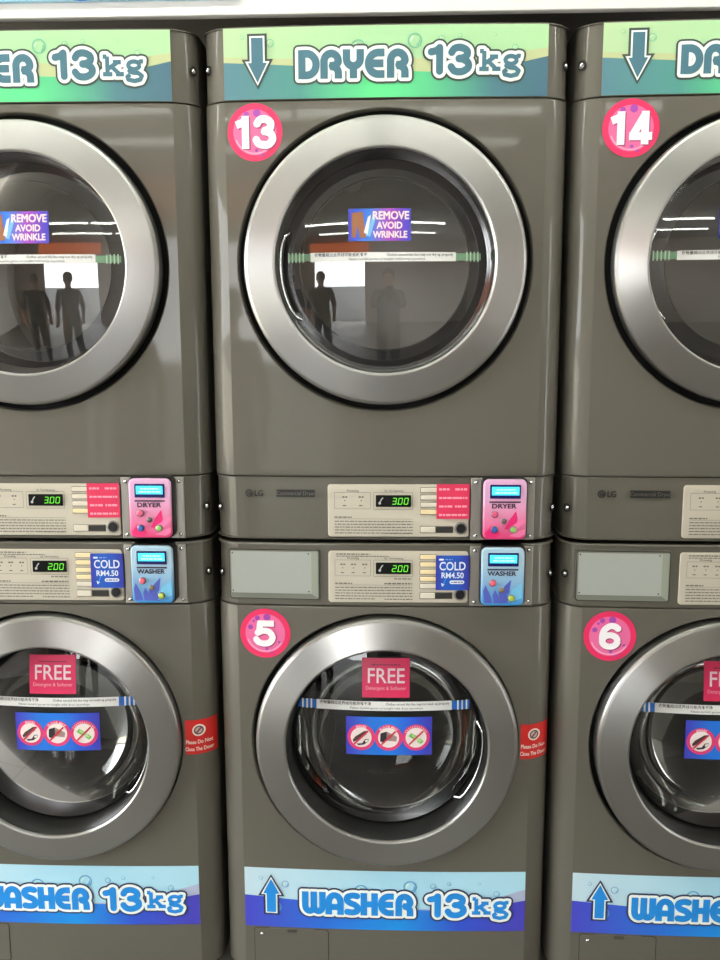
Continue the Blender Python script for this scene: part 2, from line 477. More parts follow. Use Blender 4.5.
# ------------------------------------------------------------------ small common parts
def screw(name, parent, x, z, surf, r=.0052, collar=True):
    bm = bmesh.new()
    e = .004
    nx = (surf(x+e, z)-surf(x-e, z))/(2*e)
    n = Vector((nx, -1, 0)).normalized()
    prof = [(r*1.75, 0, 1), (r*1.75, .0008, 1), (r*1.1, .0012, 1)] if collar else []
    prof += [(r, .0012, 0), (r*.95, .0026, 0), (r*.6, .0042, 0), (0, .0048, 0)]
    u = Vector((0, 0, 1)); w = n.cross(u)
    c = Vector((x, surf(x, z), z)); rings = []
    for rr, h, m in prof:
        if rr == 0: rings.append(([bm.verts.new(c+n*h)], m))
        else: rings.append(([bm.verts.new(c+n*h+rr*(math.cos(2*PI*k/14)*u+math.sin(2*PI*k/14)*w)) for k in range(14)], m))
    for (a, _), (b, m) in zip(rings, rings[1:]):
        for k in range(14):
            j = (k+1) % 14
            fc = bm.faces.new((a[k], a[j], b[0]) if len(b) == 1 else (a[k], a[j], b[j], b[k])); fc.material_index = m
    return link(name, bm, [CHROME, BLACK], parent, sharp=50)
def slab(bm, surf, x0, x1, z0, z1, d0, d1, r, mi=0, nx=6, bev=.0012):
    """rounded-corner plate standing d1 off the surface, its foot at d0"""
    def outline(ins):
        pts = []; rr = max(r-ins, .0003)
        X0, X1, Z0, Z1 = x0+ins, x1-ins, z0+ins, z1-ins
        for cx, cz, a0 in ((X1-rr, Z1-rr, 0), (X0+rr, Z1-rr, 90), (X0+rr, Z0+rr, 180), (X1-rr, Z0+rr, 270)):
            for k in range(5):
                a = math.radians(a0+90*k/4); pts.append((cx+rr*math.cos(a), cz+rr*math.sin(a)))
        return pts
    rows = []
    for ins, d in ((0, d0), (0, d1-bev), (bev*.35, d1-bev*.35), (bev, d1)):
        rows.append([bm.verts.new((x, surf(x, z)-d, z)) for x, z in outline(ins)])
    N = len(rows[0])
    for a, b in zip(rows, rows[1:]):
        for k in range(N): bm.faces.new((a[k], a[(k+1) % N], b[(k+1) % N], b[k])).material_index = mi
    bm.faces.new(rows[-1]).material_index = mi
SEG7 = {'2': 'abged', '3': 'abgcd', '0': 'abcdef'}
def led_digit(f, ch, x, z, w, h, t, d, m, sl=.15):
    P = {'a': ((0, 1), (1, 1)), 'b': ((1, 1), (1, .5)), 'c': ((1, .5), (1, 0)), 'd': ((0, 0), (1, 0)), 'e': ((0, .5), (0, 0)), 'f': ((0, 1), (0, .5)), 'g': ((0, .5), (1, .5))}
    for s in SEG7[ch]:
        (a, b), (c, e) = P[s]
        g = .12
        if a != c: a, c = g, 1-g
        else: b, e = b-g*.6*(1 if b > e else -1), e+g*.6*(1 if b > e else -1)
        f.stroke([(x+a*w+b*h*sl, z+b*h), (x+c*w+e*h*sl, z+e*h)], t, d, m)
LED = mat('green_led', (20, 60, 10), .4, emit=(120, 255, 60), es=.9)
LEDW = mat('white_led', (180, 180, 180), .4)
PLATE = mat('beige_control_plate', (206, 198, 180), .42, .15)
INK = mat('grey_print', (110, 106, 98), .6)
INKD = mat('dark_print', (52, 50, 48), .6)
BTN = mat('pale_button', (222, 214, 196), .35)
BTNR = mat('button_rim', (128, 120, 106), .5)
BTNY = mat('lit_button', (244, 224, 176), .35)
DISPB = mat('display_window', (12, 14, 12), .3, spec=.25)
PINK = mat('price_pink', (232, 52, 94), .4)
PINKT = mat('price_pink_print', (255, 170, 186), .4)
def words(f, x0, x1, z, h, d, m, seed):
    """one row of print too small to read, broken up like words"""
    rg = random.Random(seed); x = x0
    while x < x1:
        w = rg.uniform(.003, .010); w = min(w, x1-x)
        f.rect(x, z-h/2, x+w, z+h/2, d, m, 1, 1); x += w+.0016
def frame(f, x0, z0, x1, z1, t, d, m):
    for a in ((x0, z0, x1, z0+t), (x0, z1-t, x1, z1), (x0, z0, x0+t, z1), (x1-t, z0, x1, z1)): f.rect(*a, d, m, 1, 1)
def control_plate(panel, z0, z1, kind):
    """beige plate with print, display, programme keys, start key, key lock; z in machine coordinates"""
    x0, x1 = -.1145, .1700
    bm = bmesh.new(); slab(bm, flatsurf, x0, x1, z0, z1, -.002, .0016, .006)
    pl = link('control_plate', bm, PLATE, panel)
    H = z1-z0
    f = Flat(); D = .0020
    dz = z0+.0655 if kind == 'dryer' else z0+.0640
    if kind == 'washer':
        words(f, -.098, -.030, z1-.006, .0022, D, 0, 3); words(f, -.098, .010, z1-.0105, .0016, D, 0, 4)
    f.text('Processing', -.064, dz+.0275, .0062, D, 1, .005, sx=.9)
    frame(f, -.101, dz-.008, -.028, dz+.026, .0006, D, 0)
    for xx in ((-.080, -.047) if kind == 'dryer' else (-.085, -.063, -.040)):
        f.disc(xx, dz+.009, .0012, D, 1, 10)
        words(f, xx-.005, xx+.005, dz+.0165, .003, D, 0, 8); words(f, xx-.004, xx+.004, dz-.001, .002, D, 0, 9)
    f.text('Est. Time Remaining', .019, dz+.0275, .0056, D, 1, .005, sx=.82)
    frame(f, -.022, dz-.009, .057, dz+.0262, .0006, D, 0)
    if kind == 'washer': words(f, .02, .056, dz-.0135, .0022, D, 0, 11)
    zt = z0+.0405
    words(f, -.101, -.066, zt, .0026, D, 0, 12)
    if kind == 'washer': words(f, .000, .056, zt, .0030, D, 0, 13)
    f.rect(-.101, zt-.0036, .057, zt-.0031, D, 0, 1, 1)
    for k in range(5): words(f, -.101, .057 if k != 4 else (.057 if kind == 'dryer' else -.02), zt-.0085-.0060*k, .0019, D, 0, 20+k)
    words(f, .000, .057, z0+.0075, .0022, D, 0, 31)
    f.build('control_print', [INK, INKD], panel)
    # display
    bm = bmesh.new(); slab(bm, flatsurf, -.0175, .0535, dz-.0035, dz+.0205, .001, .0032, .0015)
    dp = link('display', bm, DISPB, panel)
    f = Flat(); z = dp_z = dz+.0025
    for ch, xx in zip('300' if kind == 'dryer' else '200', (.0155, .0275, .0392)): led_digit(f, ch, xx, z, .0072, .0122, .0015, .0038, 0)
    f.disc(.0262, z+.0004, .0011, .0038, 0, 8)
    f.stroke([(-.0105, z+.001), (-.006, z+.010), (-.0035, z+.0125)], .0024, .0038, 1); f.disc(-.0095, z+.002, .0028, .0038, 1, 10)
    f.build('display_digits', [LED, LEDW], panel)
    zs = (z0+.0965, z0+.0815, z0+.0665, z0+.0517) if kind == 'dryer' else (z0+.0965, z0+.0810, z0+.0655, z0+.0505, z0+.0355)
    for k, zz in enumerate(zs):
        bm = bmesh.new()
        slab(bm, flatsurf, .0715, .107, zz-.0058, zz+.0058, .001, .0021, .002, 1)
        slab(bm, flatsurf, .0727, .1065, zz-.0046, zz+.0046, .001, .0036, .0016, 0)
        lit = (kind == 'dryer' and k == 3) or (kind == 'washer' and k < 4)
        link('program_button', bm, [BTNY if lit else BTN, BTNR], panel)
        if kind == 'washer' and k < 2:
            pass
    zz = z0+.0155
    bm = bmesh.new()
    slab(bm, flatsurf, .0715, .139, zz-.0076, zz+.0076, .001, .0022, .002, 1)
    slab(bm, flatsurf, .0730, .103, zz-.0060, zz+.0060, .001, .0038, .0016, 0)
    slab(bm, flatsurf, .1035, .138, zz-.0062, zz+.0062, .001, .0030, .0016, 2)
    link('start_button', bm, [BTN, BTNR, mat('start_dark', (44, 44, 40), .4)], panel)
    bm = bmesh.new(); kz = z0+.0185
    lathe(bm, [(.0128, -.001), (.0128, -.0028), (.0112, -.0034), (.0098, -.0034)], kz, .154, 28, 0, front_y(.154))
    lathe(bm, [(.0098, -.0034), (.0094, -.0060), (.0084, -.0068), (.0030, -.0066), (0, -.0066)], kz, .154, 28, 1, front_y(.154))
    link('key_lock', bm, [STEEL, BLACK], panel)
def mesh_gradient(name, top, bot, z0, z1): return ramp_x(name, [(z0, bot), (z1, top)], .3, axis='Z')
def payment_terminal(root, z0, z1, bz0, bz1, kind):
    """brushed mounting plate, black housing with a coloured face, screen and push buttons"""
    X0, X1 = (.1960, .2815) if kind == 'dryer' else (.1945, .2805)
    yb = front_y(.24)
    flat = lambda x, z: yb
    bm = bmesh.new()
    slab(bm, flat, X0-.003, X1+.003, bz0-.002, bz1+.003, -.02, .024, .012, 0, bev=.004)
    hs = link('payment_terminal', bm, BLACK, root)
    bm = bmesh.new(); slab(bm, flatsurf, .1735, .3015, z0, z1, -.001, .0022, .0015)
    link('mounting_plate', bm, mat('mounting_plate_steel', (172, 168, 160), .42, .75), hs)
    for x, z in ((.1835, z0+.009), (.1835, z1-.009), (.2925, z0+.009), (.2925, z1-.009)):
        screw('mounting_screw', hs, x, z, lambda a, b: front_y(a)-.002, .0042, False)
    H = bz1-bz0
    bm = bmesh.new(); slab(bm, flat, X0, X1, bz0, bz1, .015, .030, .011, 0, bev=.003)
    fm = mesh_gradient(kind+'_terminal_face', (232, 178, 214), (236, 62, 124), bz0, bz0+H*.72) if kind == 'dryer' else mesh_gradient(kind+'_terminal_face', (176, 208, 226), (52, 142, 206), bz0, bz0+H*.72)
    link('face_panel', bm, fm, hs)
    cx = (X0+X1)/2; P = lambda u: X0+u*(X1-X0); Q = lambda v: bz1-v*H
    f = Flat(flat); D = .0304
    ink = mat('terminal_ink', (44, 26, 44), .4)
    petal = mat(kind+'_petal', (240, 40, 120) if kind == 'dryer' else (84, 96, 190), .35)
    petal2 = mat(kind+'_petal_pale', (250, 130, 180) if kind == 'dryer' else (120, 196, 232), .35)
    f.rect(P(.14), Q(.385), P(.86), Q(.36), D, 0, 1, 1)
    txt = 'DRYER' if kind == 'dryer' else 'WASHER'
    f.text(txt, cx-.002, Q(.475), .0130, D+.0002, 0, .03, sx=1.22 if kind == 'dryer' else 1.08)
    if kind == 'dryer':
        f.poly([(P(.5), Q(.82)), (P(.62), Q(.66)), (P(.76), Q(.52)), (P(.80), Q(.66)), (P(.74), Q(.85))], D, 1)
        f.poly([(P(.62), Q(.80)), (P(.85), Q(.68)), (P(.98), Q(.64)), (P(.98), Q(.70)), (P(.80), Q(.82))], D+.0001, 2)
        f.poly([(P(.60), Q(.94)), (P(.80), Q(.86)), (P(.98), Q(.82)), (P(.97), Q(.90)), (P(.86), Q(.96))], D, 2)
        f.poly([(P(.04), Q(.90)), (P(.2), Q(.76)), (P(.42), Q(.90)), (P(.30), Q(.97)), (P(.1), Q(.96))], D, 1)
    else:
        for a, h, w in ((.08, .64, .1), (.16, .75, .08), (.3, .72, .12), (.44, .66, .12), (.55, .78, .1)):
            f.poly([(P(a), Q(.95)), (P(a-.03), Q(h+.1)), (P(a+.02), Q(h)), (P(a+w), Q(h+.12)), (P(a+w+.02), Q(.95))], D, 1)
        f.poly([(P(.50), Q(.90)), (P(.54), Q(.66)), (P(.70), Q(.54)), (P(.66), Q(.76))], D+.0001, 1)
        f.poly([(P(.62), Q(.94)), (P(.72), Q(.72)), (P(.95), Q(.60)), (P(.96), Q(.86))], D+.0001, 2)
    f.build('face_print', [ink, petal, petal2], hs)
    bm = bmesh.new(); slab(bm, flat, P(.15), P(.86), Q(.315), Q(.085), .029, .0325, .0015)
    link('screen_bezel', bm, mat('screen_navy', (22, 24, 92), .25), hs)
    f = Flat(flat)
    f.rect(P(.19), Q(.255), P(.82), Q(.115), .0330, 0, 1, 1)
    words(f, P(.30), P(.74), Q(.165), .0022, .0333, 1, 51); words(f, P(.26), P(.78), Q(.215), .0022, .0333, 1, 52)
    f.build('screen', [mat('lcd_cyan', (60, 200, 230), .3, emit=(70, 225, 255), es=.75), mat('lcd_text', (190, 250, 255), .3, emit=(190, 250, 255), es=.7)], hs)
    bt = ((.27, .575, (226, 92, 130)), (.48, .69, (112, 92, 92)), (.27, .83, (60, 90, 170)), (.70, .83, (150, 196, 110))) if kind == 'dryer' else \
         ((.27, .60, (238, 104, 122)), (.48, .72, (122, 112, 92)), (.71, .86, (176, 196, 74)))
    for u, v, c in bt:
        bm = bmesh.new(); r = .0072 if u != .48 else .0058
        lathe(bm, [(r, -.029), (r, -.0325), (r*.86, -.0332)], Q(v), P(u), 22, 1, yb)
        lathe(bm, [(r*.84, -.032), (r*.82, -.0345), (r*.5, -.0356), (0, -.0359)], Q(v), P(u), 22, 0, yb)
        link('push_button', bm, [mat('push_%d_%d_%d' % c, c, .25, coat=.4), mat('push_rim', (120, 116, 120), .3, .6)], hs)
    return hs

# ------------------------------------------------------------------ doors
Y0 = -BULGE
SAG = .020
RG = .2000
def glass_y(r): return Y0+.030-SAG*(1-(r/RG)**2)
def door(root, cz, kind):
    bm = bmesh.new()
    prof = [(.255, .050), (.2640, .046), (.2690, .028), (.2712, -.006), (.2706, -.0125), (.2682, -.0162), (.2645, -.0180),
            (.2640, -.0183), (.2158, -.0300), (.2146, -.0302), (.2124, -.0298), (.2106, -.0282), (.2099, -.0255), (.2097, -.0225)]
    grow_ = .0012 if kind == 'dryer' else .0034      # the washers' ring reaches a little further out
    prof = [(r+grow_ if r > .25 else r, y) for r, y in prof]
    lathe(bm, prof, cz, 0, 160, 0, Y0)
    d = link('door', bm, RING, root, sharp=12)
    bm = bmesh.new()
    lathe(bm, [(.2097, -.0230), (.2085, -.0215), (.2040, .022), (.1995, .031), (.1990, .034)], cz, 0, 96, 0, Y0)
    link('door_inner_rim', bm, mat('inner_rim_black', (40, 39, 38), .16) if kind == 'dryer' else mat('inner_rim_dark', (18, 18, 17), .3, spec=.3), d, sharp=50)
    gs = lambda x, z: glass_y(math.hypot(x, z-cz))
    bm = bmesh.new()
    lathe(bm, [(RG*k/14, glass_y(RG*k/14)) for k in range(15)][::-1], cz, 0, 96, 0)
    link('door_glass', bm, GLASS_D if kind == 'dryer' else GLASS_W, d, sharp=60)
    bm = bmesh.new()
    if kind == 'dryer':
        lathe(bm, [(.2000, .034), (.175, .030), (.1680, .028)], cz, 0, 96, 0, Y0)
        lathe(bm, [(.1680, .028), (.1672, .0265), (.1660, .028), (.1655, .045), (.170, .062)], cz, 0, 96, 1, Y0)
        link('glass_border', bm, [mat('border_black', (48, 47, 46), .3), mat('border_edge', (92, 92, 90), .3, .3)], d, sharp=50)
    else:
        lathe(bm, [(.1980, .036), (.192, .050), (.178, .085), (.153, .116), (.110, .136), (.06, .145), (0, .148)], cz, 0, 96, 0, Y0)
        link('glass_bowl', bm, GLASS_B, d, sharp=60)
        bm = bmesh.new()
        lathe(bm, [(.2000, .030), (.1965, .0285), (.1945, .031), (.1940, .040)], cz, 0, 96, 0, Y0)
        link('glass_border', bm, mat('bowl_rim', (20, 20, 19), .7, spec=.1), d, sharp=50)
    # pull handle: a thin polished lip inside the ring
    bm = bmesh.new()
    sgn = -1 if kind == 'dryer' else 1
    rr = .2035 if kind == 'dryer' else .2030
    a0, a1 = (-22, 22) if kind == 'dryer' else (-42, 12)
    if kind == 'dryer': a0, a1 = -33, 18
    pts = []
    for k in range(17):
        a = math.radians(a0+(a1-a0)*k/16)
        r = rr-(0 if 1 < k < 15 else (.002 if 0 < k < 16 else .007))
        pts.append((sgn*r*math.cos(a), Y0+(.006 if 0 < k < 16 else .020), cz+r*math.sin(a)))
    tube(bm, pts, .0026, 8)
    link('door_handle', bm, CHROME, d, sharp=60)
    G = Flat(gs); ST = .0008 if kind == 'dryer' else .0017; sz = cz+.0080
    white = mat('sticker_white', (240, 240, 236), .4)
    if kind == 'dryer':
        f = Flat(gs); zc = cz
        x0, x1, z0, z1 = -.0705, .0505, cz+.0435, cz+.1050
        f.rect(x0, z0, x1, z1, ST, 0, 8, 3)
        f.poly([(x0+.006, z1-.008), (x0+.028, z1-.006), (x0+.034, z0+.006), (x0+.022, z0+.006), (x0+.018, z0+.03), (x0+.014, z0+.006), (x0+.006, z0+.008)], ST+.0004, 1)
        f.poly([(x0+.034, z0+.010), (x0+.048, z1-.010), (x0+.054, z1-.016), (x0+.042, z0+.008)], ST+.0004, 2)
        f.poly([(x0+.030, z0+.016), (x0+.038, z1-.016), (x0+.044, z1-.012), (x0+.037, z0+.012)], ST+.0006, 3)
        xc = x0+.082
        f.text('REMOVE', xc, z1-.0205, .0212, ST+.0008, 4, .0, sx=.88, bold=.0007)
        f.text('AVOID', xc-.002, z1-.0382, .0178, ST+.0008, 4, .0, sx=.90, bold=.0006)
        f.text('WRINKLE', xc-.001, z1-.0555, .0178, ST+.0008, 4, .0, sx=.86, bold=.0006)
        f.build('wrinkle_sticker', [ramp_x('wrinkle_blue', [(-.067, (64, 70, 200)), (-.03, (60, 128, 226)), (.01, (176, 76, 200)), (.03, (120, 70, 200)), (.05, (62, 66, 196))]),
                mat('trousers_brown', (164, 108, 72), .5), mat('towel_blue', (128, 190, 236), .5), white, mat('print_pale_pink', (255, 226, 232), .4)], d)
        f = Flat(gs)
        z0, z1 = cz+.0045, cz+.0220; zm = (z0+z1)/2
        f.rect(-.190, z0+.002, .1875, z1-.002, ST, 1, 24, 1)
        f.rect(-.1455, z0, .1385, z1, ST+.0003, 0, 20, 1)
        for s in (-1, 1):
            for k in range(4 if s > 0 else 5): f.rrect(s*(.160+.0072*k)-.0013, z0-.001, s*(.160+.0072*k)+.0013, z1+.001, .0010, ST+.0004, 3)
        f.text('衣物量超过这界线可能会烘不干', -.1375, zm+.0018, .0072, ST+.0008, 2, .01, 'LEFT', res=1, spacing=1.06)
        f.text('Clothes exceed this line may not dry up properly', .1330, zm+.0018, .0072, ST+.0008, 2, .008, 'RIGHT', res=1, sx=.90)
        f.text('Pakaian melebihi garisan ini mungkin tidak kering sepenuhnya', .004, zm-.0058, .0066, ST+.0008, 2, .0, res=1, sx=.92, shear=.2)
        f.build('fill_line_sticker', [white, mat('fill_green', (120, 160, 124), .5), INKD, mat('fill_green_pale', (198, 226, 196), .5)], d)
    else:
        f = Flat(gs)
        x0, x1, z0, z1 = -.0470, .0530, sz+.0860, sz+.1690
        f.rect(x0, z0, x1, z1, ST, 0, 6, 4)
        f.text('FREE', (x0+x1)/2, z1-.0520, .0445, ST+.0004, 1, .008, sx=.88)
        f.text('Detergent & Softener', (x0+x1)/2, z1-.0665, .0108, ST+.0004, 2, .006, sx=.90)
        words(f, x0+.02, x1-.02, z1-.014, .0025, ST+.0004, 3, 77)
        f.build('free_sticker', [mat('free_pink', (236, 48, 100), .35), mat('free_white', (255, 226, 232), .4), PINKT, mat('free_dark', (150, 30, 70), .4)], d)
        f = Flat(gs)
        z0, z1 = sz+.0575, sz+.0775; zm = (z0+z1)/2
        f.rect(-.1835, z0+.0005, .1795, z1-.0005, ST, 1, 24, 1)
        f.rect(-.1440, z0, .1420, z1, ST+.0003, 0, 20, 1)
        for s in (-1, 1):
            for k in range(3): f.rect(s*(.155+.0092*k)-.0017, z0, s*(.155+.0092*k)+.0017, z1, ST+.0004, 0, 1, 1)
        f.text('衣物量超过这界线可能洗不干净', -.1370, zm+.0022, .0078, ST+.0008, 2, .01, 'LEFT', res=1)
        f.text('Clothes exceed this line may not wash up properly', .1370, zm+.0022, .0074, ST+.0008, 2, .008, 'RIGHT', res=1, sx=.88)
        f.text('Pakaian melebihi garisan ini mungkin tidak dicuci sepenuhnya', .004, zm-.0066, .0070, ST+.0008, 2, .0, res=1, sx=.90, shear=.2)
        f.build('fill_line_sticker', [white, mat('fill_blue', (36, 112, 206), .4), INKD], d)
        f = Flat(gs)
        x0, x1, z0, z1 = -.0810, .1005, sz-.0405, sz+.0440
        f.rect(x0, z0, x1, z1, ST, 0, 10, 4)
        zc = (z0+z1)/2-.003
        for k, xc in enumerate((x0+.0320, x0+.0900, x0+.1480)):
            f.disc(xc, zc, .0292, ST+.0004, 1, 32)
            f.disc(xc, zc, .0222, ST+.0008, 2, 28)
            R_, T_ = ST+.0012, ST+.0016
            if k == 0:      # shoes
                f.poly([(xc-.018, zc-.006), (xc-.012, zc+.002), (xc+.006, zc+.014), (xc+.013, zc+.015), (xc+.010, zc+.006), (xc-.008, zc-.006), (xc-.016, zc-.011)], R_, 3)
                f.poly([(xc-.010, zc-.014), (xc+.002, zc-.013), (xc+.008, zc-.004), (xc+.016, zc-.003), (xc+.015, zc-.009), (xc+.006, zc-.016), (xc-.006, zc-.018)], R_, 4)
                f.poly([(xc+.008, zc-.006), (xc+.015, zc-.004), (xc+.014, zc-.009), (xc+.009, zc-.011)], T_, 2)
            elif k == 1:    # floor mat
                f.poly([(xc-.018, zc-.008), (xc-.017, zc+.010), (xc-.004, zc+.014), (xc+.000, zc-.004), (xc-.010, zc-.011)], R_, 4)
                f.poly([(xc-.004, zc+.014), (xc+.008, zc+.008), (xc+.018, zc+.002), (xc+.016, zc-.008), (xc-.004, zc-.006)], R_, 5)
                f.poly([(xc-.002, zc+.008), (xc+.008, zc+.004), (xc+.004, zc-.004)], T_, 6)
            else:           # bottles
                f.poly([(xc-.016, zc+.004), (xc-.010, zc+.011), (xc+.004, zc+.002), (xc-.003, zc-.005)], R_, 7)
                f.poly([(xc+.002, zc-.008), (xc+.008, zc-.001), (xc+.016, zc-.008), (xc+.010, zc-.014)], R_, 7)
                f.poly([(xc-.010, zc+.005), (xc-.008, zc+.009), (xc+.012, zc-.007), (xc+.009, zc-.010)], T_, 8)
            f.stroke([(xc-.0150, zc-.0150), (xc+.0150, zc+.0150)], .0036, ST+.0020, 9, False)
            if k < 2: f.text(('SHOES', 'FLOOR MAT')[k], xc, zc, .0066, ST+.0010, 10, .02, arc=.0225, sx=1.05, res=1)
            else:
                for j in range(12):
                    a = math.radians(150-120*j/11)
                    f.stroke([(xc+.0232*math.cos(a), zc+.0232*math.sin(a)), (xc+.0268*math.cos(a), zc+.0268*math.sin(a))], .0014, ST+.0010, 10, False)
        f.build('prohibition_sticker', [ramp_x('prohib_blue', [(x0, (66, 62, 192)), (-.03, (34, 118, 222)), (.02, (30, 122, 226)), (.06, (48, 90, 214)), (x1, (64, 60, 186))]),
                mat('prohib_pink', (232, 62, 120), .4), mat('prohib_white', (246, 232, 226), .4), mat('icon_brown', (78, 56, 54), .5), mat('icon_dark', (44, 38, 42), .5),
                mat('icon_grey', (170, 140, 138), .5), mat('icon_orange', (200, 112, 60), .5), mat('icon_green', (120, 196, 90), .5), mat('icon_pale_green', (190, 226, 150), .5),
                mat('slash_red', (206, 44, 70), .4), mat('arc_white', (255, 232, 240), .4)], d)
    G.bm.free()
    if kind == 'washer':            # these doors hang a few millimetres to the right in their openings
        d.location.x = .0045
        for o in d.children:
            if o.name.split('.')[0].endswith('sticker'): o.location.x = -.0045
    return d
def gasket(root, cz, R):
    bm = bmesh.new()
    lathe(bm, [(R-.0045, .046), (R-.012, .050), (R-.022, .049), (.240, .056), (.20, .060)], cz, 0, 96, 0, Y0)
    link('door_gasket', bm, RUBBER, root, sharp=60)
def drum(root, cz, kind):
    bm = bmesh.new()
    lathe(bm, [(.200, .058), (.215, .075), (.262, .085), (.268, .11), (.268, .50), (.250, .52), (.09, .53), (0, .525)] if kind == 'washer' else
              [(.172, .060), (.215, .085), (.262, .10), (.268, .12), (.268, .56), (.255, .575), (0, .58)], cz, 0, 96, 0, Y0)
    dr = link('drum', bm, DRUMM if kind == 'dryer' else DRUMW, root, sharp=40)
    for k in range(3):
        a = math.radians(90+120*k+20)
        bm = bmesh.new()
        c, s = math.cos(a), math.sin(a)
        prof = [(-.035, .270), (-.024, .240), (-.010, .222), (.010, .222), (.024, .240), (.035, .270)]
        vs = [[bm.verts.new((c*r-s*t, y, cz+s*r+c*t)) for t, r in prof] for y in (.12, .50)]
        for i in range(5): bm.faces.new((vs[0][i], vs[0][i+1], vs[1][i+1], vs[1][i]))
        bm.faces.new(vs[0]); bm.faces.new(vs[1][::-1])
        link('drum_lifter', bm, DRUMM if kind == 'dryer' else DRUMW, dr, sharp=50)
def number_sticker(root, z, digits):
    f = Flat(); x = -.2475; r = .053
    f.disc(x, z, r, .0007, 0, 48); f.disc(x, z, r*.79, .0011, 1, 40)
    f.ring(x, z, r*.70, r*.76, .0014, 4, 20, math.radians(200), math.radians(330))
    for bx, bz, br in ((-.30, .62, .10), (.08, .66, .14), (-.58, .25, .10), (.05, -.62, .06), (.55, -.35, .05), (-.45, .5, .05), (.25, -.78, .05)):
        f.disc(x+bx*r, z+bz*r, br*r, .0016, 2, 14)
    n = len(digits)
    h = .056 if n == 1 else .060
    wd = sum(DG[c][1] for c in digits)*h*(.86 if n > 1 else .98)
    for dx, dz, d, m in ((.0022, -.0020, .0019, 5), (0, 0, .0023, 3)):
        cur = x-wd/2+dx
        for c in digits:
            sx = wd/sum(DG[k][1] for k in digits)
            for st in DG[c][0]: f.stroke([(cur+p[0]*sx, z-h/2+p[1]*h+dz) for p in st], .235*h, d, m, False)
            cur += DG[c][1]*sx
    return f.build('number_sticker', [mat('badge_rim_pink', (236, 48, 100), .35), mat('badge_pink', (240, 112, 164), .35), mat('badge_bubble', (170, 74, 176), .35),
                   mat('badge_white', (250, 246, 248), .35), mat('badge_pale', (250, 168, 200), .35), mat('badge_shadow', (176, 64, 112), .35)], root)
def gap_shade(bm, z, mi=1, t=.006):  # near-black strip behind a panel seam, standing in for the shade there
    xs = section()
    v = []
    for zz in (z-t, z+t):
        v.append([bm.verts.new((-HW+.008, DEPTH-.01, zz))]+[bm.verts.new((x*.977, front_y(x)+.006, zz)) for x in xs]+[bm.verts.new((HW-.008, DEPTH-.01, zz))])
    for k in range(len(v[0])-1): bm.faces.new((v[0][k], v[0][k+1], v[1][k+1], v[1][k])).material_index = mi

# ------------------------------------------------------------------ the room
RX0, RX1, RY0, RY1, RH = -3.7, 2.9, -6.5, .86, 2.78
def tile_mat():
    m = mat('grey_floor_tile', (150, 146, 138), .55)
    n, l = nodes(m); b = n['Principled BSDF']
    tc = n.new('ShaderNodeTexCoord'); br = n.new('ShaderNodeTexBrick')
    br.offset = 0; br.inputs['Scale'].default_value = 1.0; br.inputs['Brick Width'].default_value = .6; br.inputs['Row Height'].default_value = .6
    br.inputs['Mortar Size'].default_value = .004
    br.inputs['Color1'].default_value = (*lin((116, 113, 107)), 1); br.inputs['Color2'].default_value = (*lin((112, 109, 104)), 1); br.inputs['Mortar'].default_value = (*lin((100, 97, 93)), 1)
    l.new(tc.outputs['Object'], br.inputs['Vector']); l.new(br.outputs['Color'], b.inputs['Base Color'])
    return m
WALLM = mat('wall_paint', (214, 208, 202), .6)
DARKW = mat('dark_wall_paint', (120, 116, 112), .6)
bm = bmesh.new(); box(bm, RX0-.1, RX1+.1, RY0-.1, RY1+.1, -.1, 0); structure('floor', bm, tile_mat())
bm = bmesh.new(); box(bm, RX0-.1, RX1+.1, RY0-.1, RY1+.1, RH, RH+.1); structure('ceiling', bm, mat('ceiling_paint', (196, 194, 190), .7))
bm = bmesh.new(); box(bm, RX0-.1, RX1+.1, RY1, RY1+.1, 0, RH); structure('wall_back', bm, DARKW)
bm = bmesh.new()
for b_ in ((RX1, RX1+.1, RY0, -1.10, 0, RH), (RX1, RX1+.1, -.90, RY1, 0, RH), (RX1, RX1+.1, -1.10, -.90, 2.1, RH)): box(bm, *b_)
structure('wall_right', bm, WALLM)
bm = bmesh.new()
for b_ in ((RX0-.1, RX0, RY0, -2.6, 0, RH), (RX0-.1, RX0, -.10, RY1, 0, RH), (RX0-.1, RX0, -2.6, -.10, 2.45, RH)): box(bm, *b_)
structure('wall_left', bm, WALLM)
bm = bmesh.new()
for b_ in ((RX0, -2.6, RY0-.1, RY0, 0, RH), (-.75, RX1, RY0-.1, RY0, 0, RH), (-2.6, -.75, RY0-.1, RY0, 2.2, RH)): box(bm, *b_)
structure('wall_front', bm, mat('front_wall_paint', (196, 184, 176), .6))
# white bulkhead over the machine row
bm = bmesh.new(); box(bm, RX0, RX1, .0, .024, 1.9905, RH, 0, .003)
structure('trim_1', bm, mat('bulkhead_white', (242, 242, 240), .35))
# street outside
bm = bmesh.new(); box(bm, -30, 30, -40, RY0-.1, -.12, -.02); structure('floor_street', bm, mat('asphalt', (84, 84, 82), .9))
bm = bmesh.new(); box(bm, -30, RX0-.1, RY0-.1, 10, -.12, -.02); structure('floor_pavement', bm, mat('pavement', (206, 198, 178), .9))  # pale cream colour stands in for sunlight on the unseen pavement

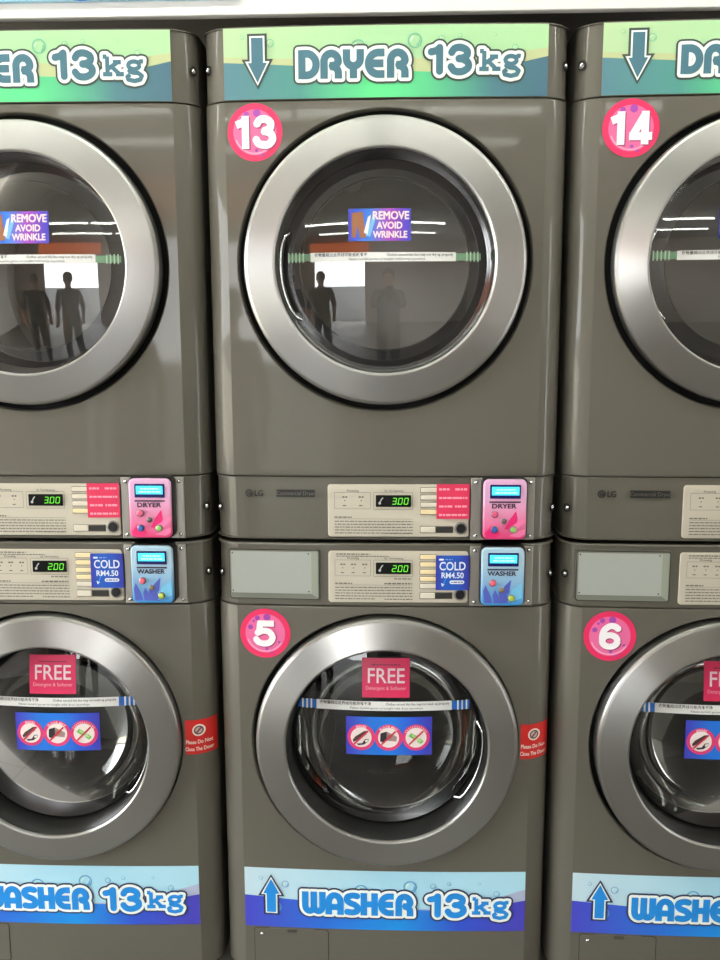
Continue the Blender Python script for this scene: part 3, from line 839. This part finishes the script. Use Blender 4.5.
# light blue sign on the bulkhead, only its lower edge is in the picture
f = Flat(lambda x, z: -.012)
f.rect(-1.65, 2.0165, -.27, 2.42, .0004, 0, 4, 2)
f.disc(-.5665, 2.0545, .040, .0010, 2, 32); f.disc(-.5665, 2.0565, .0335, .0016, 1, 32)
o = f.build('sign_face', [mat('sign_cyan', (150, 214, 240), .4), mat('sign_blue', (40, 130, 210), .4), mat('sign_dark_blue', (40, 110, 190), .4)], None)
bm = bmesh.new(); box(bm, -1.65, -.27, -.012, .0, 2.0165, 2.42)
sg = tag(link('wall_sign', bm, mat('sign_edge', (170, 216, 236), .4)), 'light blue sign board on the white bulkhead above the dryers', 'sign')
o.parent = sg

# ------------------------------------------------------------------ ceiling tubes
def ceiling_light(x, y, L, label, group, es=None):
    es = es or TUBE_STRENGTH
    r = empty('ceiling_light', (x, y, RH)); tag(r, label, 'ceiling light', group)
    bm = bmesh.new(); box(bm, -L/2, L/2, -.04, .04, -.045, 0, 0, .006)
    link('light_fitting', bm, mat('fitting_white', (236, 236, 236), .4), r)
    bm = bmesh.new(); tube(bm, [(-L/2+.02, 0, -.062), (L/2-.02, 0, -.062)], .019, 12)
    link('lamp_tube', bm, mat('tube_glow_%d' % es, (255, 255, 255), .4, emit=(250, 254, 244), es=es), r)
    for s in (-1, 1):
        bm = bmesh.new(); box(bm, s*(L/2-.01)-.012, s*(L/2-.01)+.012, -.016, .016, -.08, -.044, 0, .003)
        link('tube_holder', bm, mat('fitting_white', (236, 236, 236), .4), r)
for k in range(4): ceiling_light(-2.3+1.5*k, -.80, 1.45, 'fluorescent ceiling tube in the row nearest the machines', 'tubes in the row nearest the machines')
for k in range(3): ceiling_light(-1.38+1.09*k, -4.0, 1.07, 'fluorescent ceiling tube in the middle row, mirrored in the dryer doors', 'tubes in the middle row', 11)
for k in range(2): ceiling_light(-1.1+1.65*k, -5.0, 1.6, 'fluorescent ceiling tube in the row by the shop entrance', 'tubes in the row by the entrance', 9)

# ------------------------------------------------------------------ dryer
DZ = .982
def make_dryer():
    root = empty('tumble_dryer', (0, 0, DZ))
    Zl = lambda z: z-DZ
    cz = Zl(1.5335)
    bm = bmesh.new(); holed_front(bm, Zl(1.1160), Zl(1.8352), cz, .2885)
    gap_shade(bm, Zl(1.8359)); gap_shade(bm, Zl(1.1153))
    link('cabinet', bm, [PAINT, GROOVE], root)
    bm = bmesh.new(); shell(bm, Zl(1.8366), Zl(1.9690), .003, .002)
    hp = link('header_panel', bm, PAINT, root)
    header_label(hp, Zl(1.8385), Zl(1.9660))
    for s in (-1, 1): screw('screw', hp, (.3415 if s > 0 else -.3385), Zl(1.898), flatsurf)
    bm = bmesh.new(); shell(bm, Zl(.9855), Zl(1.1145), .002, .004)
    cp = link('control_panel', bm, PAINT, root)
    for s in (-1, 1): screw('screw', cp, (.3415 if s > 0 else -.3385), Zl(1.0485), flatsurf)
    control_plate(cp, Zl(.9925), Zl(1.1000), 'dryer')
    f = Flat(); D = .0006
    f.disc(-.2748, Zl(1.0808), .0080, D, 0, 24); f.ring(-.2748, Zl(1.0808), .0044, .0051, D+.0003, 2, 16, math.radians(20), math.radians(300)); f.rect(-.2756, Zl(1.079), -.2748, Zl(1.0845), D+.0003, 2, 1, 1)
    f.text('LG', -.2645, Zl(1.0750), .0170, D, 0, .025, 'LEFT', sx=.92)
    f.rrect(-.2190, Zl(1.0735), -.1405, Zl(1.0885), .001, D, 0)
    f.text('Commercial Dryer', -.1798, Zl(1.0775), .0112, D+.0004, 1, .0, sx=.92)
    f.rect(-.276, Zl(1.0362), -.141, Zl(1.0369), D, 2, 8, 1)
    for k, w in enumerate((.02, .028, .024)): words(f, -.141-w, -.141, Zl(1.0245-.0058*k), .0016, D, 2, 90+k)
    f.build('maker_badge', [mat('badge_charcoal', (34, 33, 30), .4), mat('badge_grey_print', (104, 100, 92), .4), mat('faint_print', (98, 92, 82), .5)], cp)
    f = Flat(); D = .0048
    x0, x1, z0, z1 = .1045, .1705, Zl(1.0305), Zl(1.1015)
    f.rect(x0, z0, x1, z1, D, 0, 4, 2)
    for k, w in enumerate((.022, .0385, .028, .037)):
        words(f, x0+.005, x0+.005+w, z1-.0105-.0174*k, .0040, D+.0004, 1, 60+k); words(f, x1-.029, x1-.004, z1-.0105-.0174*k, .0040, D+.0004, 1, 70+k)
    f.build('price_sticker', [PINK, PINKT], cp)
    payment_terminal(root, Zl(.9862), Zl(1.1135), Zl(.9935), Zl(1.1145), 'dryer')
    gasket(root, cz, .2885); drum(root, cz, 'dryer')
    door(root, cz, 'dryer')
    return root
def make_washer():
    root = empty('washing_machine', (0, 0, 0))
    cz = .5495
    bm = bmesh.new(); holed_front(bm, .014, .8454, cz, .2830)
    gap_shade(bm, .8461)
    link('cabinet', bm, [PAINT, GROOVE], root)
    for x in (-.28, .28):
        for y in (.07, .68):
            bm = bmesh.new(); bmesh.ops.create_cone(bm, cap_ends=True, segments=16, radius1=.024, radius2=.018, depth=.014, matrix=Matrix.Translation((x, y, .007)))
            link('foot', bm, RUBBER, root)
    bm = bmesh.new(); shell(bm, .8468, .9782, .004, .002)
    cp = link('control_panel', bm, PAINT, root)
    for s in (-1, 1): screw('screw', cp, (.3415 if s > 0 else -.3385), .9105, flatsurf)
    control_plate(cp, .8545, .9625, 'washer')
    # detergent drawer: framed, pale recessed face with a lighter step along its right and lower edge
    bm = bmesh.new()
    x0, x1, z0, z1 = -.3215, -.1310, .8575, .9660
    fl = lambda x, z: front_y(x) if x > -HA else front_y(x)*.45
    slab(bm, fl, x0, x1, z0, z1, -.012, .0012, .007, 0)
    dr = link('detergent_drawer', bm, PAINT, cp)
    f = Flat(fl)
    f.rrect(x0+.0015, z0+.0015, x1-.0015, z1-.0015, .0055, .0016, 2)
    f.rrect(x0+.0035, z0+.0035, x1-.0035, z1-.0035, .0045, .0020, 3)
    f.rect(x0+.006, z0+.0145, x1-.0185, z1-.006, .0024, 0, 8, 2)
    f.band([(x0+.006, z0+.0145), (x1-.0185, z0+.0145)], [(x0+.004, z0+.005), (x1-.005, z0+.005)], .0024, 1)
    f.band([(x1-.0185, z1-.006), (x1-.005, z1-.005)], [(x1-.0185, z0+.0145), (x1-.005, z0+.005)], .0024, 4)
    for a, b in ((x0+.009, z1-.010), (x1-.024, z1-.010), (x0+.009, z0+.019), (x1-.024, z0+.019)): f.disc(a, b, .0016, .0028, 2, 10)
    f.build('drawer_face', [mat('drawer_pale', (166, 170, 162), .4), mat('drawer_lower', (120, 124, 112), .4), mat('drawer_line', (52, 52, 46), .5), mat('drawer_frame', (128, 128, 116), .4), mat('drawer_step', (150, 156, 140), .4)], dr)
    # blue price sticker
    f = Flat(); D = .0048
    x0, x1, z0, z1 = .1045, .1720, .8825, .9550; xc = (x0+x1)/2
    f.rect(x0, z0, x1, z1, D, 0, 4, 2)
    f.rrect(x0+.006, z1-.0105, x0+.016, z1-.0065, .002, D+.0004, 1); words(f, x0+.019, x0+.034, z1-.0085, .0018, D+.0004, 2, 41)
    f.text('COLD', xc, z1-.0305, .0245, D+.0004, 1, .018, sx=.80)
    f.text('RM4.50', xc, z1-.0470, .0165, D+.0004, 1, .022, sx=.90)
    f.rrect(x0+.028, z0+.0130, x0+.058, z0+.0205, .0035, D+.0004, 1); words(f, x0+.031, x0+.055, z0+.0167, .0024, D+.0007, 3, 43)
    f.poly([(x0+.013, z0+.007), (x0+.018, z0+.0125), (x0+.011, z0+.0150)], D+.0004, 1); f.stroke([(x0+.015, z0+.012), (x0+.020, z0+.023)], .0016, D+.0004, 4)
    f.build('price_sticker', [ramp_x('cold_blue', [(x0, (48, 52, 170)), (x0+.02, (24, 92, 196)), (x0+.045, (30, 84, 190)), (x1, (52, 52, 164))]), mat('cold_white', (236, 242, 255), .4),
            mat('cold_pale', (150, 180, 240), .4), mat('cold_ink', (90, 90, 150), .4), mat('cold_sky', (70, 170, 240), .4)], cp)
    payment_terminal(root, .8482, .9735, .8565, .9765, 'washer')
    gasket(root, cz, .2830); drum(root, cz, 'washer')
    door(root, cz, 'washer')
    banner_label(root, .1155, .2545)
    # red warning sticker wrapped round the right corner
    f = Flat(); D = .0007
    f.rect(.2860, .513, .3475, .590, D, 0, 24, 1)
    xc = .3125
    f.ring(xc+.002, .567, .0098, .0132, D+.0008, 1, 28); f.ring(xc+.002, .567, .0070, .0098, D+.0008, 2, 24); f.disc(xc+.002, .567, .0070, D+.0006, 3, 20)
    f.stroke([(xc-.004, .560), (xc+.008, .574)], .0034, D+.0012, 2, False)
    f.text('Please Do Not', xc+.001, .5370, .0120, D+.0006, 1, .025, sx=.74)
    f.text('Close The Door', xc+.001, .5210, .0120, D+.0006, 1, .025, sx=.70)
    f.build('warning_sticker', [mat('warning_red', (218, 40, 36), .4), mat('warning_white', (252, 232, 220), .4), mat('warning_grey', (96, 74, 72), .4), mat('warning_pale', (214, 178, 174), .4)], root)
    # service flap
    bm = bmesh.new(); x0, x1, z0, z1 = -.2845, -.1225, .022, .1105
    slab(bm, flatsurf, x0-.0012, x1+.0012, z0-.0012, z1+.0012, -.001, .0003, .007, 1, bev=.0002)
    slab(bm, flatsurf, x0, x1, z0, z1, -.001, .0010, .006, 0, bev=.0006)
    fl_ = link('access_flap', bm, [PAINT, GROOVE], root)
    bm = bmesh.new(); slab(bm, flatsurf, -.213, -.190, .1020, .1108, .0, .0022, .003, 0)
    link('flap_catch', bm, mat('flap_catch_grey', (84, 80, 72), .4, .4), fl_)
    screw('flap_lock', fl_, -.268, .0975, lambda x, z: front_y(x)-.001, .0042, False)
    return root

PITCH = .7095
dm = make_dryer(); wm = make_washer()
dl = copy_tree(dm); dl.location.x = -PITCH
dr_ = copy_tree(dm); dr_.location.x = PITCH
wl = copy_tree(wm); wl.location.x = -PITCH
wr = copy_tree(wm); wr.location.x = PITCH
number_sticker(dm, 1.779-DZ, '13'); number_sticker(dr_, 1.779-DZ, '14')
number_sticker(wm, .7850, '5'); number_sticker(wr, .7850, '6')
GD, GW = 'stacked dryers in the top row', 'washing machines in the bottom row'
tag(dm, 'grey front-loading dryer with pink number 13 sticker, stacked on washer 5', 'dryer', GD)
tag(dl, 'grey dryer at the left edge, left of dryer 13, cut by the photo edge', 'dryer', GD)
tag(dr_, 'grey dryer with pink number 14 sticker at the right edge of the top row', 'dryer', GD)
tag(wm, 'grey front-loading washing machine with pink number 5 sticker under dryer 13', 'washing machine', GW)
tag(wl, 'grey washing machine at the left edge, left of washer 5, cut by the photo edge', 'washing machine', GW)
tag(wr, 'grey washing machine with pink number 6 sticker, bottom row at the right edge', 'washing machine', GW)

# ------------------------------------------------------------------ things mirrored in the door glass
f = None
bm = bmesh.new(); box(bm, -2.75, -.62, RY0+.012, RY0+.07, 2.36, 2.72, 0, .01)
tag(link('fascia_board', bm, mat('fascia_orange_glow', (232, 116, 66), .5, emit=(255, 130, 70), es=1.3)), 'orange fascia board over the shop entrance opposite the machines', 'sign board')  # emission added to the board in place of daylight shining through it

def grow(verts, edges, root_i):
    """continuous skin around a joint skeleton; verts = (x, y, z, rx, ry)"""
    me = bpy.data.meshes.new('grow'); me.from_pydata([v[:3] for v in verts], edges, [])
    o = bpy.data.objects.new('grow', me); COL.objects.link(o)
    sk = o.modifiers.new('skin', 'SKIN'); sk.use_smooth_shade = True
    lay = me.skin_vertices[0].data
    for i, v in enumerate(verts):
        lay[i].radius = (v[3], v[4]); lay[i].use_root = (i == root_i)
    o.modifiers.new('sub', 'SUBSURF').levels = 1
    dg = bpy.context.evaluated_depsgraph_get(); dg.update()
    out = bpy.data.meshes.new_from_object(o.evaluated_get(dg))
    bpy.data.objects.remove(o); bpy.data.meshes.remove(me)
    return out
def person(loc, rz, H, label, shirt, legs, hands, step=.0):
    root = empty('person', loc, rz); tag(root, label, 'person')
    k = H/1.72
    V = []; E = []
    def add(p, r, prev=None, ry=None):
        V.append((p[0]*k, p[1]*k, p[2]*k, r*k, (ry or r)*k)); i = len(V)-1
        if prev is not None: E.append((prev, i))
        return i
    pel = add((0, 0, .94), .165, None, .12); sp = add((0, .005, 1.12), .155, pel, .11); ch = add((0, .0, 1.30), .17, sp, .115)
    nk0 = add((0, -.005, 1.44), .075, ch, .07); nk = add((0, .01, 1.50), .052, nk0); hd0 = add((0, .03, 1.56), .070, nk, .085)
    hd = add((0, .03, 1.63), .078, hd0, .095); add((0, .015, 1.70), .055, hd, .065)
    for s in (-1, 1):
        hip = add((s*.09, 0, .86), .105, pel); kn = add((s*.105, .03+s*step*.5, .48), .078, hip); an = add((s*.11, .0+s*step, .09), .055, kn)
        he = add((s*.11, -.03+s*step, .045), .042, an); add((s*.12, .17+s*step, .03), .036, he, .026)
        sh = add((s*.185, 0, 1.40), .070, ch); el, wr_ = hands[0 if s < 0 else 1]
        e_ = add(el, .052, sh); w_ = add(wr_, .028, e_)
        d = (Vector(wr_)-Vector(el)).normalized(); side = Vector((-s, 0, 0)); side = (side-d*side.dot(d)).normalized()
        pm = Vector(wr_)+d*.075; p_ = add(pm, .034, w_, .020)
        nrm = d.cross(side)
        for q, L in enumerate((.060, .072, .068, .052)):
            b = pm+side*(.026-.0175*q)+d*.018; m1 = b+d*L*.55+nrm*.010*s; m2 = m1+d*L*.35+nrm*.022*s
            i1 = add(b, .0095, p_); i2 = add(m1, .0085, i1); add(m2, .0070, i2)
        tb = Vector(wr_)+d*.030+side*.028; i1 = add(tb, .011, w_); i2 = add(tb+d*.034+side*.018, .0095, i1); add(tb+d*.060+side*.016, .008, i2)
    me = grow(V, E, 0)
    skin = mat('skin', (176, 130, 104), .5); sh_ = mat('shirt_%d_%d_%d' % shirt, shirt, .8); tr = mat('trousers_%d_%d_%d' % legs, legs, .8); so = mat('shoe_black', (20, 20, 20), .5)
    for m in (skin, sh_, tr, so): me.materials.append(m)
    for p in me.polygons:
        z = p.center.z/k; x = abs(p.center.x/k); yy = p.center.y/k
        arm = x > .155 and z > .7
        if z < .10: p.material_index = 3
        elif z < .93 and not arm: p.material_index = 2
        elif z < 1.475: p.material_index = 1
        if arm:
            ds = min((Vector((p.center.x/k, yy, z))-Vector(h[1])).length for h in hands)
            de = min((Vector((p.center.x/k, yy, z))-Vector(h[0])).length for h in hands)
            p.material_index = 0 if ds < .20 and de > .05 else 1
    o = bpy.data.objects.new('body', me); COL.objects.link(o); o.parent = root
    # face and hair
    bm = bmesh.new()
    bmesh.ops.create_uvsphere(bm, u_segments=20, v_segments=12, radius=1)
    for v in bm.verts: v.co = Vector((v.co.x*.088, v.co.y*.104-.006+.02, v.co.z*.10+1.668))*k
    bmesh.ops.delete(bm, geom=[v for v in bm.verts if v.co.z < (1.645+(.02 if v.co.y > .02 else -.05))*k or (v.co.y > .075*k and v.co.z < 1.70*k)], context='VERTS')
    link('hair', bm, mat('hair_black', (18, 16, 15), .6), root, sharp=60)
    for s in (-1, 1):
        bm = bmesh.new(); bmesh.ops.create_uvsphere(bm, u_segments=10, v_segments=8, radius=.011*k, matrix=Matrix.Translation((s*.032*k, .118*k, 1.625*k)))
        link('eye', bm, mat('eye_dark', (30, 24, 22), .2), root)
        bm = bmesh.new(); bmesh.ops.create_uvsphere(bm, u_segments=10, v_segments=8, radius=1)
        for v in bm.verts: v.co = Vector((v.co.x*.010+s*.083, v.co.y*.018+.02, v.co.z*.030+1.612))*k
        link('ear', bm, skin, root)
    bm = bmesh.new(); bmesh.ops.create_cone(bm, cap_ends=True, segments=10, radius1=.017*k, radius2=.006*k, depth=.045*k, matrix=Matrix.Translation((0, .122*k, 1.600*k)))
    link('nose', bm, skin, root)
    bm = bmesh.new(); bmesh.ops.create_uvsphere(bm, u_segments=10, v_segments=6, radius=1)
    for v in bm.verts: v.co = Vector((v.co.x*.024, v.co.y*.008+.112, v.co.z*.007+1.556))*k
    link('mouth', bm, mat('lips', (150, 90, 84), .5), root)
    return root
# the photographer holds a phone up in both hands; two men stand further back
person((.025, -2.325, 0), 0, 1.60, 'person in dark grey shirt taking the photo with a phone, mirrored in the dryer door', (52, 52, 56), (40, 42, 52),
       [((-.21, .18, 1.24), (-.088, .385, 1.40)), ((.21, .18, 1.24), (.088, .385, 1.40))])
bm = bmesh.new(); box(bm, -.040, .040, -.004, .004, -.080, .080, 0, .003)
box(bm, -.034, -.014, .004, .0055, .045, .070, 1, .0006)
ph = link('phone', bm, [mat('phone_dark', (24, 24, 28), .2), mat('phone_lens', (8, 8, 10), .1)])
ph.location = (.036, -1.853, 1.345); ph.rotation_euler = (-.10, 0, 0)
tag(ph, 'dark phone held up by the photographer in both hands', 'phone')
hang = [((-.25, -.03, 1.14), (-.26, .05, .90)), ((.25, -.03, 1.14), (.26, .05, .90))]
person((-1.15, -3.0, 0), 2.6, 1.60, 'person all in black with arms hanging, the nearer of two mirrored in the left dryer', (24, 24, 27), (22, 22, 26), hang, .06)
person((-1.78, -3.05, 0), 2.9, 1.58, 'person all in black standing farther left, farther of two mirrored in the left dryer', (26, 26, 28), (24, 24, 28), hang, -.08)

# ------------------------------------------------------------------ labels of parts that look unlike the rest of their machine
PART = {'number_sticker': 'round pink sticker with a white number', 'price_sticker': 'price sticker beside the programme buttons',
        'warning_sticker': 'red warning sticker round the right corner', 'free_sticker': 'pink FREE sticker inside the door glass',
        'wrinkle_sticker': 'blue and purple REMOVE AVOID WRINKLE sticker', 'prohibition_sticker': 'blue sticker with three round prohibition signs',
        'fill_line_sticker': 'white fill line strip across the door glass', 'header_label': 'green banner reading DRYER 13kg with arrow down',
        'banner_label': 'blue banner reading WASHER 13kg with arrow up', 'door': 'round door with brushed steel ring', 'screen': 'bright cyan lcd screen'}
for o in list(S.objects):
    if o.type == 'MESH' and o.parent is not None:
        t = PART.get(o.name.split('.')[0])
        if t: o['label'] = t
